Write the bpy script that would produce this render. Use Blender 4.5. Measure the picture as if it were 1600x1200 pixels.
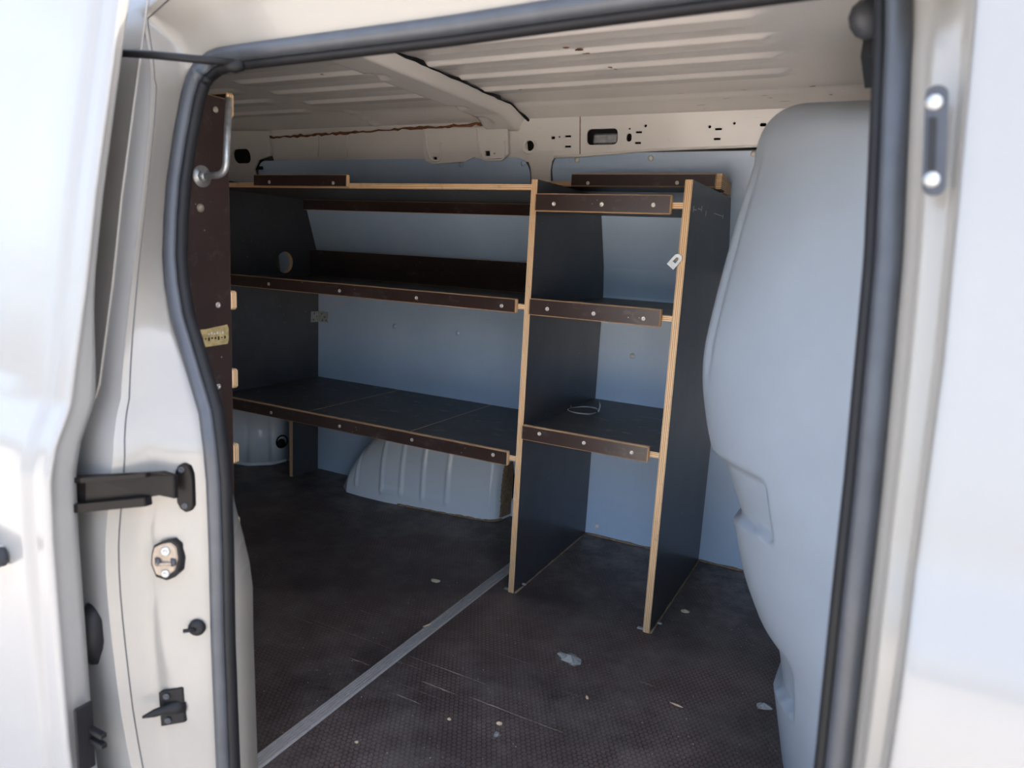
import bpy, bmesh, math, random
from mathutils import Vector, Matrix
random.seed(7)
for o in list(bpy.data.objects): bpy.data.objects.remove(o)
scn = bpy.context.scene
col = scn.collection
# ------------------------------------------------------------------ camera
CAM = Vector((0.8535, -1.7328, 0.97))
yaw, pitch, roll = 0.4734, 0.1805, -0.055
fwd = Vector((-math.sin(yaw)*math.cos(pitch), math.cos(yaw)*math.cos(pitch), -math.sin(pitch)))
rt = Vector((math.cos(yaw), math.sin(yaw), 0)); dn = fwd.cross(rt)
c_, s_ = math.cos(roll), math.sin(roll)
R_, D_ = c_*rt + s_*dn, -s_*rt + c_*dn
cd = bpy.data.cameras.new('camera'); co = bpy.data.objects.new('camera', cd); col.objects.link(co)
m = Matrix((( R_.x, -D_.x, -fwd.x, CAM.x), (R_.y, -D_.y, -fwd.y, CAM.y), (R_.z, -D_.z, -fwd.z, CAM.z), (0, 0, 0, 1)))
co.matrix_world = m
cd.sensor_fit = 'HORIZONTAL'; cd.sensor_width = 36; cd.lens = 1112.8/1600*36
cd.clip_start = .02; cd.clip_end = 500
cd.dof.use_dof = True; cd.dof.focus_distance = 2.15; cd.dof.aperture_fstop = 4.0
scn.camera = co
# ------------------------------------------------------------------ sky, sun, exposure
SUN_EL, SUN_AZ = math.radians(52), math.radians(58)   # azimuth measured from +X towards +Y
w = bpy.data.worlds.new('sky'); scn.world = w; w.use_nodes = True
nt = w.node_tree; bg = nt.nodes['Background']
sk = nt.nodes.new('ShaderNodeTexSky'); sk.sky_type = 'NISHITA'; sk.sun_disc = False
sk.sun_elevation = SUN_EL; sk.sun_rotation = math.radians(90) - SUN_AZ
sk.air_density = 1.0; sk.dust_density = 6.0; sk.ozone_density = 1.0
hsv = nt.nodes.new('ShaderNodeHueSaturation'); hsv.inputs['Saturation'].default_value = .8
nt.links.new(sk.outputs[0], hsv.inputs['Color']); nt.links.new(hsv.outputs[0], bg.inputs[0])
bg.inputs[1].default_value = .34
sl = bpy.data.lights.new('sun', 'SUN'); sl.energy = 3.6; sl.angle = .01; sl.color = (1, .93, .84)
so = bpy.data.objects.new('sun', sl); col.objects.link(so); so.location = (3, 2, 6)
sd = Vector((math.cos(SUN_EL)*math.cos(SUN_AZ), math.cos(SUN_EL)*math.sin(SUN_AZ), math.sin(SUN_EL)))
so.rotation_euler = sd.to_track_quat('Z', 'Y').to_euler()
scn.view_settings.view_transform = 'Standard'; scn.view_settings.look = 'None'
scn.view_settings.gamma = 1; scn.view_settings.use_curve_mapping = False
scn.view_settings.exposure = 1.95

# ------------------------------------------------------------------ materials
class N:
    def __init__(s, name):
        s.m = bpy.data.materials.new(name); s.m.use_nodes = True; s.t = s.m.node_tree
        s.b = s.t.nodes['Principled BSDF']; s._c = None
    def n(s, typ, **k):
        x = s.t.nodes.new(typ)
        for a, b in k.items(): setattr(x, a, b)
        return x
    def l(s, a, b): s.t.links.new(a, b)
    def co(s):
        if not s._c: s._c = s.n('ShaderNodeTexCoord').outputs['Object']
        return s._c
    def setin(s, node, i, v):
        if hasattr(v, 'is_linked') or hasattr(v, 'links'): s.l(v, node.inputs[i])
        else: node.inputs[i].default_value = v
    def mth(s, op, a, b=None, c=None):
        x = s.n('ShaderNodeMath', operation=op)
        s.setin(x, 0, a)
        if b is not None: s.setin(x, 1, b)
        if c is not None: s.setin(x, 2, c)
        return x.outputs[0]
    def scale(s, sc):
        x = s.n('ShaderNodeMapping'); s.l(s.co(), x.inputs['Vector']); x.inputs['Scale'].default_value = sc
        return x.outputs[0]
    def noise(s, sc, detail=3, vec=None, rough=.55, typ='FBM'):
        x = s.n('ShaderNodeTexNoise'); s.l(vec or s.co(), x.inputs['Vector'])
        x.inputs['Scale'].default_value = sc; x.inputs['Detail'].default_value = detail; x.inputs['Roughness'].default_value = rough
        return x.outputs['Fac']
    def ramp(s, f, *st):
        x = s.n('ShaderNodeValToRGB'); e = x.color_ramp.elements
        for i, (p, c) in enumerate(st):
            q = e[i] if i < 2 else e.new(p)
            q.position = p; q.color = (*c, 1) if not isinstance(c, (int, float)) else (c, c, c, 1)
        s.l(f, x.inputs[0]); return x.outputs[0]
    def mix(s, f, a, b):
        x = s.n('ShaderNodeMix', data_type='RGBA')
        s.setin(x, 0, f)
        for i, v in ((6, a), (7, b)):
            if isinstance(v, tuple): x.inputs[i].default_value = (*v, 1)
            else: s.l(v, x.inputs[i])
        return x.outputs[2]
    def bump(s, h, st=.2, d=.002):
        x = s.n('ShaderNodeBump'); s.l(h, x.inputs['Height']); x.inputs['Strength'].default_value = st; x.inputs['Distance'].default_value = d
        s.l(x.outputs[0], s.b.inputs['Normal'])
    def done(s, color, rough=.5, metal=0, coat=0, spec=.5):
        for k, v in (('Base Color', color), ('Roughness', rough), ('Metallic', metal), ('Coat Weight', coat), ('Specular IOR Level', spec)):
            if isinstance(v, tuple): s.b.inputs[k].default_value = (*v, 1)
            elif isinstance(v, (int, float)): s.b.inputs[k].default_value = v
            else: s.l(v, s.b.inputs[k])
        return s.m

def plain(name, c, rough=.5, metal=0, var=.12, sc=30, coat=0, spec=.5, bump=0):
    n = N(name); f = n.noise(sc, 4)
    cc = n.ramp(f, (.25, tuple(v*(1-var) for v in c)), (.75, tuple(min(1, v*(1+var)) for v in c)))
    if bump: n.bump(f, bump, .001)
    return n.done(cc, rough, metal, coat, spec)

def paint(name, c, rust=0.0, rough=.28):
    n = N(name); f = n.noise(3, 3)
    cc = n.ramp(f, (.3, tuple(v*.95 for v in c)), (.7, c))
    g = n.ramp(n.noise(60, 5), (.66, 0.0), (.74, 1.0))
    cc = n.mix(n.mth('MULTIPLY', g, .10), cc, (.25, .2, .14))
    if rust:
        a = n.noise(18, 6, n.scale((1, 3.5, 3)), .7); b = n.noise(2.2, 2)
        k = n.mth('MULTIPLY', n.ramp(a, (.66, 0.0), (.70, 1.0)), n.ramp(b, (.5, 0.0), (.62, 1.0)))
        cc = n.mix(n.mth('MULTIPLY', k, rust), cc, (.16, .055, .02))
    return n.done(cc, rough, 0, .25)

WHITE = paint('white_body_paint', (.240, .237, .229))
CREAM = paint('cream_body_paint', (.248, .233, .208), rough=.3)
ROOFP = paint('roof_underside_paint', (.80, .76, .72), rust=.9, rough=.24)
RAILP = paint('rail_paint', (.78, .745, .70), rust=.25)
ARCHP = paint('wheel_arch_paint', (.80, .86, .92), rust=0, rough=.25)

def blue_panel():
    n = N('blue_grey_lining'); f = n.noise(4, 4); v = n.noise(120, 3, n.scale((1, 1, .15)))
    cc = n.ramp(f, (.3, (.47, .61, .80)), (.7, (.53, .67, .85)))
    cc = n.mix(n.mth('MULTIPLY', v, .12), cc, (.3, .37, .46))
    sc = n.ramp(n.noise(28, 6, n.scale((1, 1, 1.6)), .75), (.70, 0.0), (.74, 1.0))
    cc = n.mix(n.mth('MULTIPLY', sc, .35), cc, (.72, .76, .8))
    n.bump(v, .08, .001)
    return n.done(cc, .26, 0, .1, 1.0)
BLUE = blue_panel()

def film(name, c, dusty=.3, rough=.33, spec=.5):
    """dark phenolic film on plywood: fine cloudy grain, pale dust specks and scuffs"""
    n = N(name); f = n.noise(6, 5)
    cc = n.ramp(f, (.3, tuple(v*.8 for v in c)), (.7, tuple(v*1.25 for v in c)))
    vo = n.n('ShaderNodeTexVoronoi'); n.l(n.co(), vo.inputs['Vector']); vo.inputs['Scale'].default_value = 45
    sp = n.mth('LESS_THAN', vo.outputs['Distance'], .075)
    ms = n.ramp(n.noise(9, 3), (.54, 0.0), (.60, 1.0))
    cc = n.mix(n.mth('MULTIPLY', n.mth('MULTIPLY', sp, ms), .55), cc, (.5, .48, .45))
    sc = n.ramp(n.noise(14, 9, n.scale((1, 1.8, 1.8)), .78), (.56, 0.0), (.74, 1.0))
    cc = n.mix(n.mth('MULTIPLY', sc, dusty*.35), cc, (.42, .40, .37))
    n.bump(n.noise(160, 2), .06, .001)
    return n.done(cc, rough, 0, .0, spec)
FILM = film('dark_film_ply', (.050, .051, .058), rough=.34)
FILMB = film('brown_film_ply', (.038, .023, .020), .5, .3)
SHELFT = film('dusty_shelf_film', (.072, .066, .062), 1.9, .45, .35)

def ply(ax):
    n = N('ply_edge_'+'xyz'[ax])
    sx = n.n('ShaderNodeSeparateXYZ'); n.l(n.co(), sx.inputs[0])
    w_ = n.mth('SINE', n.mth('MULTIPLY', sx.outputs[ax], 2*math.pi/.0046))
    sc = [9, 9, 9]; sc[ax] = 260
    g = n.noise(1.0, 5, n.scale(tuple(sc)), .7)
    f = n.mth('ADD', n.mth('MULTIPLY', w_, .42), n.mth('MULTIPLY', g, 1.0))
    cc = n.ramp(f, (.12, (.34, .18, .08)), (.38, (.66, .42, .22)), (.8, (.85, .60, .36)))
    d = n.ramp(n.noise(30, 5), (.6, 0.0), (.72, 1.0))
    cc = n.mix(n.mth('MULTIPLY', d, .45), cc, (.2, .14, .1))
    n.bump(g, .3, .001)
    return n.done(cc, .65)
PLY = [ply(0), ply(1), ply(2)]

def hexfloor():
    n = N('hex_film_floor'); S = .0115
    sx = n.n('ShaderNodeSeparateXYZ'); n.l(n.co(), sx.inputs[0])
    def cell(ox, oy):
        x = n.mth('SUBTRACT', n.mth('FRACT', n.mth('ADD', n.mth('DIVIDE', sx.outputs[0], S), ox)), .5)
        y = n.mth('MULTIPLY', n.mth('SUBTRACT', n.mth('FRACT', n.mth('ADD', n.mth('DIVIDE', sx.outputs[1], S*1.7320508), oy)), .5), 1.7320508)
        ax, ay = n.mth('ABSOLUTE', x), n.mth('ABSOLUTE', y)
        return n.mth('MAXIMUM', ax, n.mth('ADD', n.mth('MULTIPLY', ax, .5), n.mth('MULTIPLY', ay, .8660254)))
    h = n.mth('MINIMUM', cell(0, 0), cell(.5, .5))
    e = n.ramp(h, (.36, 0.0), (.46, 1.0))
    big = n.noise(2.3, 5, None, .6)
    base = n.ramp(big, (.3, (.040, .030, .027)), (.52, (.084, .058, .050)), (.72, (.155, .104, .085)))
    cc = n.mix(n.mth('MULTIPLY', e, .9), base, (.016, .014, .014))
    du = n.ramp(n.noise(6, 9, None, .74), (.44, 0.0), (.70, 1.0))
    sy = n.n('ShaderNodeMapRange'); n.l(sx.outputs[1], sy.inputs[0]); sy.inputs[1].default_value = .05; sy.inputs[2].default_value = .55
    sy.inputs[3].default_value = .35; sy.inputs[4].default_value = 1.15
    cc = n.mix(n.mth('MULTIPLY', n.mth('MULTIPLY', du, sy.outputs[0]), .75), cc, (.30, .265, .23))
    vo = n.n('ShaderNodeTexVoronoi'); n.l(n.co(), vo.inputs['Vector']); vo.inputs['Scale'].default_value = 60
    sp = n.mth('MULTIPLY', n.mth('LESS_THAN', vo.outputs['Distance'], .07), n.ramp(n.noise(12, 3), (.5, 0.0), (.55, 1.0)))
    cc = n.mix(n.mth('MULTIPLY', sp, .6), cc, (.5, .46, .4))
    n.bump(n.mth('SUBTRACT', 1.0, e), .5, .0012)
    return n.done(cc, n.ramp(big, (.3, .42), (.7, .56)), 0, 0, .45)
FLOORM = hexfloor()
RUBBER = plain('rubber_seal', (.045, .049, .057), .4, var=.15, spec=.45)
RUBBERD = plain('rubber_dark', (.011, .011, .012), .55, spec=.2)
BLACKM = plain('black_painted_metal', (.007, .006, .006), .35, spec=.16)
BLACKP = plain('black_plastic', (.010, .010, .011), .5, spec=.18)
GREYPL = plain('dark_grey_plastic', (.045, .048, .055), .5, spec=.3)
BULK = plain('bulkhead_plastic', (.275, .317, .368), .42, var=.05, sc=7, coat=.05)
ZINC = plain('galvanised_steel', (.40, .41, .41), .45, .7, sc=90, var=.25)
SCREWM = plain('screw_steel', (.62, .58, .52), .4, .6, sc=200)
ALU = plain('aluminium_strip', (.40, .375, .35), .5, .2, sc=60, var=.12)
TAPE = plain('worn_yellow_tape', (.42, .32, .14), .6, var=.35, sc=80)
RUST = plain('rust', (.20, .075, .025), .85, var=.5, sc=120)
DIRT = plain('dried_mud', (.27, .185, .115), .9, var=.4, sc=90)
HOLE_SHADE = plain('hole_shade_black', (.006, .006, .007), .8)  # near-black that paints in the shade inside holes and slots
STRIKER = plain('striker_brass', (.27, .22, .17), .5, .2, sc=120, var=.2)
PLASTIC = plain('clear_film', (.75, .75, .72), .2, var=.1)
PLASTIC.node_tree.nodes['Principled BSDF'].inputs['Transmission Weight'].default_value = .7
LEAF = plain('dry_leaf', (.42, .38, .27), .7, var=.3, sc=200)
WOODC = plain('wood_splinter', (.58, .42, .28), .7, var=.25, sc=200)
SCRATCH = plain('scratched_wood', (.34, .26, .20), .8, var=.35, sc=150)
CHALK = plain('pale_mark', (.52, .52, .50), .8, var=.3, sc=200)
GROUND = plain('paving', (.42, .39, .35), .85, var=.15, sc=6)

# ------------------------------------------------------------------ helpers
def tag(o, label=None, cat=None, group=None, kind=None):
    if label: o['label'] = label
    if cat: o['category'] = cat
    if group: o['group'] = group
    if kind: o['kind'] = kind
    return o
def setp(o, p):
    if p is not None:
        o.parent = p; o.matrix_parent_inverse = Matrix.Translation(-p.location) if p.type == 'EMPTY' else Matrix.Identity(4)
    return o
def obj(name, me, p=None):
    o = bpy.data.objects.new(name, me); col.objects.link(o); return setp(o, p)
def empty(name, loc):
    o = bpy.data.objects.new(name, None); o.location = loc; o.empty_display_size = .05; col.objects.link(o); return o
def frombm(name, bm, mats, p=None, smooth=False):
    me = bpy.data.meshes.new(name); bmesh.ops.recalc_face_normals(bm, faces=bm.faces); bm.to_mesh(me); bm.free()
    for x in (mats if isinstance(mats, (list, tuple)) else [mats]): me.materials.append(x)
    if smooth:
        for f in me.polygons: f.use_smooth = True
    return obj(name, me, p)
def pyd(name, v, f, mats, p=None, smooth=False, recalc=True):
    me = bpy.data.meshes.new(name); me.from_pydata([tuple(a) for a in v], [], f)
    bm = bmesh.new(); bm.from_mesh(me)
    if recalc: bmesh.ops.recalc_face_normals(bm, faces=bm.faces)
    bm.to_mesh(me); bm.free()
    for x in (mats if isinstance(mats, (list, tuple)) else [mats]): me.materials.append(x)
    if smooth:
        for q in me.polygons: q.use_smooth = True
    return obj(name, me, p)
def boxbm(b, bm=None):
    x0, x1, y0, y1, z0, z1 = b; bm = bm or bmesh.new()
    v = [bm.verts.new((x, y, z)) for x in (x0, x1) for y in (y0, y1) for z in (z0, z1)]
    for q in ((0, 1, 3, 2), (4, 6, 7, 5), (0, 4, 5, 1), (2, 3, 7, 6), (0, 2, 6, 4), (1, 5, 7, 3)): bm.faces.new([v[i] for i in q])
    return bm
def box(name, b, mat, p=None, bev=.001, seg=1):
    bm = boxbm(b)
    if bev: bmesh.ops.bevel(bm, geom=bm.edges[:], offset=bev, segments=seg, affect='EDGES', clamp_overlap=True)
    return frombm(name, bm, mat, p)
def board(name, b, ax, face, p=None, bev=.0012, taper=None):
    """plywood board: film faces across axis ax, ply on the edges and the worn arrises"""
    bm = boxbm(b)
    if taper: 
        for v in bm.verts: v.co = taper(v.co)
    bm.normal_update()
    bmesh.ops.recalc_face_normals(bm, faces=bm.faces)
    for f in bm.faces: f.material_index = 0 if abs(f.normal[ax]) > .7 else 1
    bmesh.ops.bevel(bm, geom=bm.edges[:], offset=bev, segments=1, affect='EDGES', material=1)
    return frombm(name, bm, [face, PLY[ax]], p)
def tube(name, pts, r, mat, p=None, n=10, cap=True):
    pts = [Vector(a) for a in pts]; v = []; f = []
    up = None
    for i, a in enumerate(pts):
        t = ((pts[min(i+1, len(pts)-1)] - pts[max(i-1, 0)])).normalized()
        if up is None:
            up = Vector((0, 0, 1)) if abs(t.z) < .9 else Vector((1, 0, 0))
        s = t.cross(up).normalized(); up = s.cross(t).normalized()
        rr = r[i] if isinstance(r, (list, tuple)) else r
        for k in range(n):
            an = 2*math.pi*k/n; v.append(a + rr*(math.cos(an)*s + math.sin(an)*up))
    for i in range(len(pts)-1):
        for k in range(n): f.append((i*n+k, i*n+(k+1) % n, (i+1)*n+(k+1) % n, (i+1)*n+k))
    if cap: f.append(tuple(range(n))[::-1]); f.append(tuple((len(pts)-1)*n+k for k in range(n)))
    return pyd(name, v, f, mat, p, True)
def fillet(pts, r, n=6):
    pts = [Vector(a) for a in pts]; out = [pts[0]]
    for i in range(1, len(pts)-1):
        a = (pts[i-1]-pts[i]); b = (pts[i+1]-pts[i]); d = min(r, a.length*.45, b.length*.45)
        p0 = pts[i]+a.normalized()*d; p1 = pts[i]+b.normalized()*d
        for k in range(n+1):
            t = k/n; out.append((1-t)**2*p0 + 2*t*(1-t)*pts[i] + t*t*p1)
    out.append(pts[-1]); return out
def grid(name, fn, us, vs, mat, p=None, smooth=True, recalc=False, flip=False):
    v = [fn(u, w_) for w_ in vs for u in us]; f = []; nu = len(us)
    for j in range(len(vs)-1):
        for i in range(nu-1):
            q = (j*nu+i, j*nu+i+1, (j+1)*nu+i+1, (j+1)*nu+i)
            f.append(q[::-1] if flip else q)
    return pyd(name, v, f, mat, p, smooth, recalc)
def lin(a, b, n): return [a+(b-a)*i/(n-1) for i in range(n)]
def interp(x, xs, ys):
    if x <= xs[0]: return ys[0]
    for i in range(1, len(xs)):
        if x <= xs[i]:
            t = (x-xs[i-1])/(xs[i]-xs[i-1]); return ys[i-1]+t*(ys[i]-ys[i-1])
    return ys[-1]
def sinterp(x, xs, ys):
    """Catmull-Rom through a table"""
    if x <= xs[0]: return ys[0]
    if x >= xs[-1]: return ys[-1]
    i = max(k for k in range(len(xs)-1) if xs[k] <= x)
    def tan(k):
        if k == 0: return (ys[1]-ys[0])/(xs[1]-xs[0])
        if k == len(xs)-1: return (ys[-1]-ys[-2])/(xs[-1]-xs[-2])
        return (ys[k+1]-ys[k-1])/(xs[k+1]-xs[k-1])
    h = xs[i+1]-xs[i]; t = (x-xs[i])/h
    return (2*t**3-3*t**2+1)*ys[i]+(t**3-2*t**2+t)*h*tan(i)+(-2*t**3+3*t**2)*ys[i+1]+(t**3-t**2)*h*tan(i+1)
def sm(a, b, x):
    t = max(0, min(1, (x-a)/(b-a))); return t*t*(3-2*t)
def plate(name, outer, holes, th, to3, mat, p=None):
    """flat plate with real cut-outs; outline in 2D, mapped to 3D by to3(u, v, depth)"""
    cu = bpy.data.curves.new('tmp', 'CURVE'); cu.dimensions = '2D'; cu.fill_mode = 'BOTH'; cu.extrude = th/2
    for lp in [outer]+holes:
        s = cu.splines.new('POLY'); s.points.add(len(lp)-1); s.use_cyclic_u = True
        for i, a in enumerate(lp): s.points[i].co = (a[0], a[1], 0, 1)
    o = bpy.data.objects.new('tmp', cu); col.objects.link(o)
    dg = bpy.context.evaluated_depsgraph_get(); me = bpy.data.meshes.new_from_object(o.evaluated_get(dg))
    bpy.data.objects.remove(o); bpy.data.curves.remove(cu)
    for v in me.vertices: v.co = to3(v.co.x, v.co.y, v.co.z)
    bm = bmesh.new(); bm.from_mesh(me); bmesh.ops.recalc_face_normals(bm, faces=bm.faces); bm.to_mesh(me); bm.free()
    me.name = name; me.materials.clear(); me.materials.append(mat)
    return obj(name, me, p)
def rrect(cx, cz, w_, h_, r, n=5):
    out = []
    for (sx, sz, a0) in ((1, 1, 0), (-1, 1, 90), (-1, -1, 180), (1, -1, 270)):
        for k in range(n+1):
            a = math.radians(a0+90*k/n); out.append((cx+sx*(w_/2-r)+r*math.cos(a), cz+sz*(h_/2-r)+r*math.sin(a)))
    return out
def circ(cx, cz, r, n=16): return [(cx+r*math.cos(2*math.pi*k/n), cz+r*math.sin(2*math.pi*k/n)) for k in range(n)]
_screw = {}
def screw(p, pos, axis, r=.0058, mat=None, name='screw', dome=False):
    mat = mat or SCREWM; key = (mat.name, r, dome)
    if key not in _screw:
        bm = bmesh.new(); rings = []
        prof = [(1, 0), (1, .18), (.85, .32), (.45, .34), (.35, .12), (0, .10)] if not dome else [(1.15, 0), (1.1, .15), (.9, .45), (.5, .7), (0, .78)]
        for rr, zz in prof:
            if rr == 0: rings.append([bm.verts.new((0, 0, zz*r))])
            else: rings.append([bm.verts.new((rr*r*math.cos(k*math.pi/5), rr*r*math.sin(k*math.pi/5), zz*r)) for k in range(10)])
        for a, b in zip(rings, rings[1:]):
            for k in range(10):
                if len(b) == 1: bm.faces.new((a[k], a[(k+1) % 10], b[0]))
                else: bm.faces.new((a[k], a[(k+1) % 10], b[(k+1) % 10], b[k]))
        me = bpy.data.meshes.new(name); bm.to_mesh(me); bm.free(); me.materials.append(mat)
        for q in me.polygons: q.use_smooth = True
        _screw[key] = me
    o = bpy.data.objects.new(name, _screw[key]); col.objects.link(o)
    q = Vector(axis).to_track_quat('Z', 'Y'); o.rotation_mode = 'QUATERNION'; o.rotation_quaternion = q
    o.location = pos
    return setp(o, p)

# ------------------------------------------------------------------ the van's cross-section
ZD = [-.45, .2, .53, .62, .665, .72, .79, .89, 1.023, 1.155, 1.287]
YD = [-1.15, -1.184, -1.188, -1.186, -1.176, -1.152, -1.139, -1.12, -1.099, -1.074, -1.049]
def ydo(z): return interp(z, ZD, YD) if z < 1.287 else -1.049+(z-1.287)*.19
def ysk(z): return ydo(z)+.09                        # outer skin of the body side
def ysl(z): return -1.0 if z < .65 else -1.0+(z-.65)*.13/.7   # plane of the rubber seal
ZW = [0, .85, .944, 1.089, 1.17, 1.3, 1.45]; YW = [.558, .556, .542, .49, .46, .425, .40]
def yw(z): return interp(z, ZW, YW)                  # far side lining
XB, XF = -1.75, 2.1                                  # tail and front of what is built

# ground
tag(pyd('ground', [(-30, -30, -.58), (30, -30, -.58), (30, 30, -.58), (-30, 30, -.58)], [(0, 1, 2, 3)], GROUND), kind='structure')

# ------------------------------------------------------------------ floor
fl = tag(empty('floor', (0, -.2, 0)), kind='structure')
for a, b in ((XB, -.083), (-.079, .95)):
    box('floor_board', (a, b, -1.0, .575, -.012, 0), FLOORM, fl, .0004)
# ribbed aluminium joint strip over the seam of the two boards
v = []; f = []; prof = [(-.017, 0), (-.0165, .0016)]
for k in range(5):
    x = -.0145+k*.0066; prof += [(x, .0045), (x+.0030, .0045), (x+.0034, .0010), (x+.0062, .0010)]
prof = prof[:-1]+[(.0165, .0016), (.017, 0)]
for y in (-.99, .50):
    for (x, z) in prof: v.append((-.081+x, y, z))
n_ = len(prof)
for i in range(n_-1): f.append((i, i+1, n_+i+1, n_+i))
tag(pyd('joint_strip', v, f, ALU, fl), 'ribbed grey metal joint strip across the dark floor')
# long scratches worn through the film, running along the van
def streak(x0, x1, y, w_, slope=0):
    n = max(4, int((x1-x0)/.012)); v = []; f = []
    for i in range(n+1):
        x = x0+(x1-x0)*i/n; ww = w_*(.25+.75*random.random())*(math.sin(math.pi*min(1, max(0.05, i/n)))**.5+.1); yy = y+slope*(x-x0)+random.uniform(-.0008, .0008)
        v += [(x, yy-ww/2, .0004), (x, yy+ww/2, .0004), (x, yy, .0004+ww*.15)]
    for i in range(n):
        a, b = i*3, i*3+3
        f += [(a, b, b+2, a+2), (a+2, b+2, b+1, a+1)]
    pyd('scratch', v, f, SCRATCH, fl)
for s in ((-.05, .165, -.427, .0026), (-.37, -.06, -.425, .0012), (.03, .13, -.496, .0035), (.15, .38, -.488, .0034), (-.175, -.105, -.510, .003),
          (.01, .084, -.566, .003), (-.30, -.24, -.318, .002), (.46, .505, -.224, .002), (-.42, -.30, -.44, .0012), (-.10, .02, -.46, .001), (.32, .37, -.355, .0012), (-.02, .12, -.53, .0009), (.08, .30, -.30, .0008)): streak(*s)

# ------------------------------------------------------------------ far side wall: lining panels, cant rail, post
wb = tag(empty('wall_back', (-.4, .6, 0)), kind='structure')
def lining(x0, x1, ztop, r):
    zs = [0, .2, .4, .6, .75, .85, .90, .944, 1.0, 1.05, 1.089, 1.13, 1.17, 1.23] + [ztop-r+r*math.sin(math.radians(a)) for a in (0, 20, 40, 55, 70, 80, 90)]
    v = []; f = []
    for z in zs:
        dx = r-r*math.sqrt(max(0, 1-((z-(ztop-r))/r)**2)) if z > ztop-r else 0
        for y in (yw(z), yw(z)+.007):
            v += [(x0+dx, y, z), (x1-(dx if x1 < .5 else 0), y, z)]
    for i in range(len(zs)-1):
        a, b = i*4, i*4+4
        f += [(a, a+1, b+1, b), (a+2, b+2, b+3, a+3), (a, b, b+2, a+2), (a+1, a+3, b+3, b+1)]
    return pyd('lining_panel', v, f, BLUE, wb)
lp1 = lining(-1.47, -.237, 1.283, .05)
lp2 = lining(-.157, .93, 1.292, .05)
# metal skin of the van behind the lining
grid('side_skin', lambda x, z: (x, yw(z)+.045, z), [XB, -1.2, -.4, .4, XF], [-.45, 0, .85, .944, 1.089, 1.17, 1.3, 1.40], CREAM, wb, recalc=False)
for (x, z, pn) in ((.172, 1.276, lp2), (-.068, 1.273, lp2), (.471, 1.284, lp2), (.127, .656, lp2), (.051, .035, lp2)):
    screw(wb, (x, yw(z), z), (0, -1, .2), .0085, name='rivet', dome=True, mat=RAILP)
for (x, z) in ((-.562, .666), (-.855, .662), (-.5, 1.262), (-.26, 1.265)):
    screw(wb, (x, yw(z), z), (0, -1, 0), .0085, name='rivet', dome=True, mat=BLUE)
def w3(off):
    def g(u, v, d): return Vector((u, yw(v)-off+d, v))
    return g
# cant rail with its stamped holes
outer = [(-.262, 1.405)]+[(x, 1.405) for x in lin(-.2, .9, 12)]+[(.9, 1.302)]
outer += [(x, interp(x, [-.148, -.03, .178, .473, .9], [1.279, 1.283, 1.296, 1.302, 1.31])) for x in lin(.85, -.14, 30)]
outer += [(-.15, 1.27), (-.158, 1.24), (-.16, 1.19), (-.225, 1.19), (-.228, 1.25), (-.24, 1.285), (-.262, 1.30)]
holes = [rrect(.021, 1.337, .100, .046, .014), circ(-.256+.028, 1.316, .016), rrect(-.144, 1.338, .013, .009, .003), circ(-.122, 1.340, .003, 8),
         rrect(-.093, 1.341, .021, .006, .001), rrect(-.093, 1.311, .021, .006, .001), rrect(.107, 1.333, .016, .023, .0075), circ(.108, 1.357, .003, 8),
         rrect(.137, 1.347, .019, .006, .001), rrect(.135, 1.317, .019, .006, .001), circ(.157, 1.364, .0045, 8), circ(.346, 1.356, .0045, 8),
         rrect(.371, 1.349, .019, .006, .001), rrect(.369, 1.323, .019, .006, .001), circ(.414, 1.363, .004, 8), rrect(.492, 1.357, .017, .009, .004)]
rail = plate('cant_rail', outer, holes, .006, w3(.010), RAILP, wb)
tag(rail, 'pale stamped roof rail with slots and an oval hole')
# rolled lower lip of the rail, joggle seam, boss ring around the round hole
tube('rail_lip', [(x, yw(1.29)-.013, interp(x, [-.148, -.03, .178, .473, .9], [1.280, 1.284, 1.297, 1.303, 1.311])) for x in lin(-.14, .9, 20)], .0045, RAILP, wb, 8)
tube('boss_ring', [(-.228+.024*math.cos(t), yw(1.316)-.013, 1.316+.024*math.sin(t)) for t in lin(0, 2*math.pi, 25)], .004, RAILP, wb, 8)
tube('panel_joint', [(-.052, yw(z)-.0135, z) for z in lin(1.285, 1.40, 6)], .0018, DIRT, wb, 6)
box('shade_backing', (-.26, .55, yw(1.34)+.035, yw(1.34)+.04, 1.30, 1.385), HOLE_SHADE, wb, 0)  # black sheet behind the rail holes, painting their inner shade
tag(box('cavity_tube', (-.02, .065, yw(1.34)+.012, yw(1.34)+.028, 1.318, 1.352), ZINC, wb, .006), 'grey metal seen through the oval hole')
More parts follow.
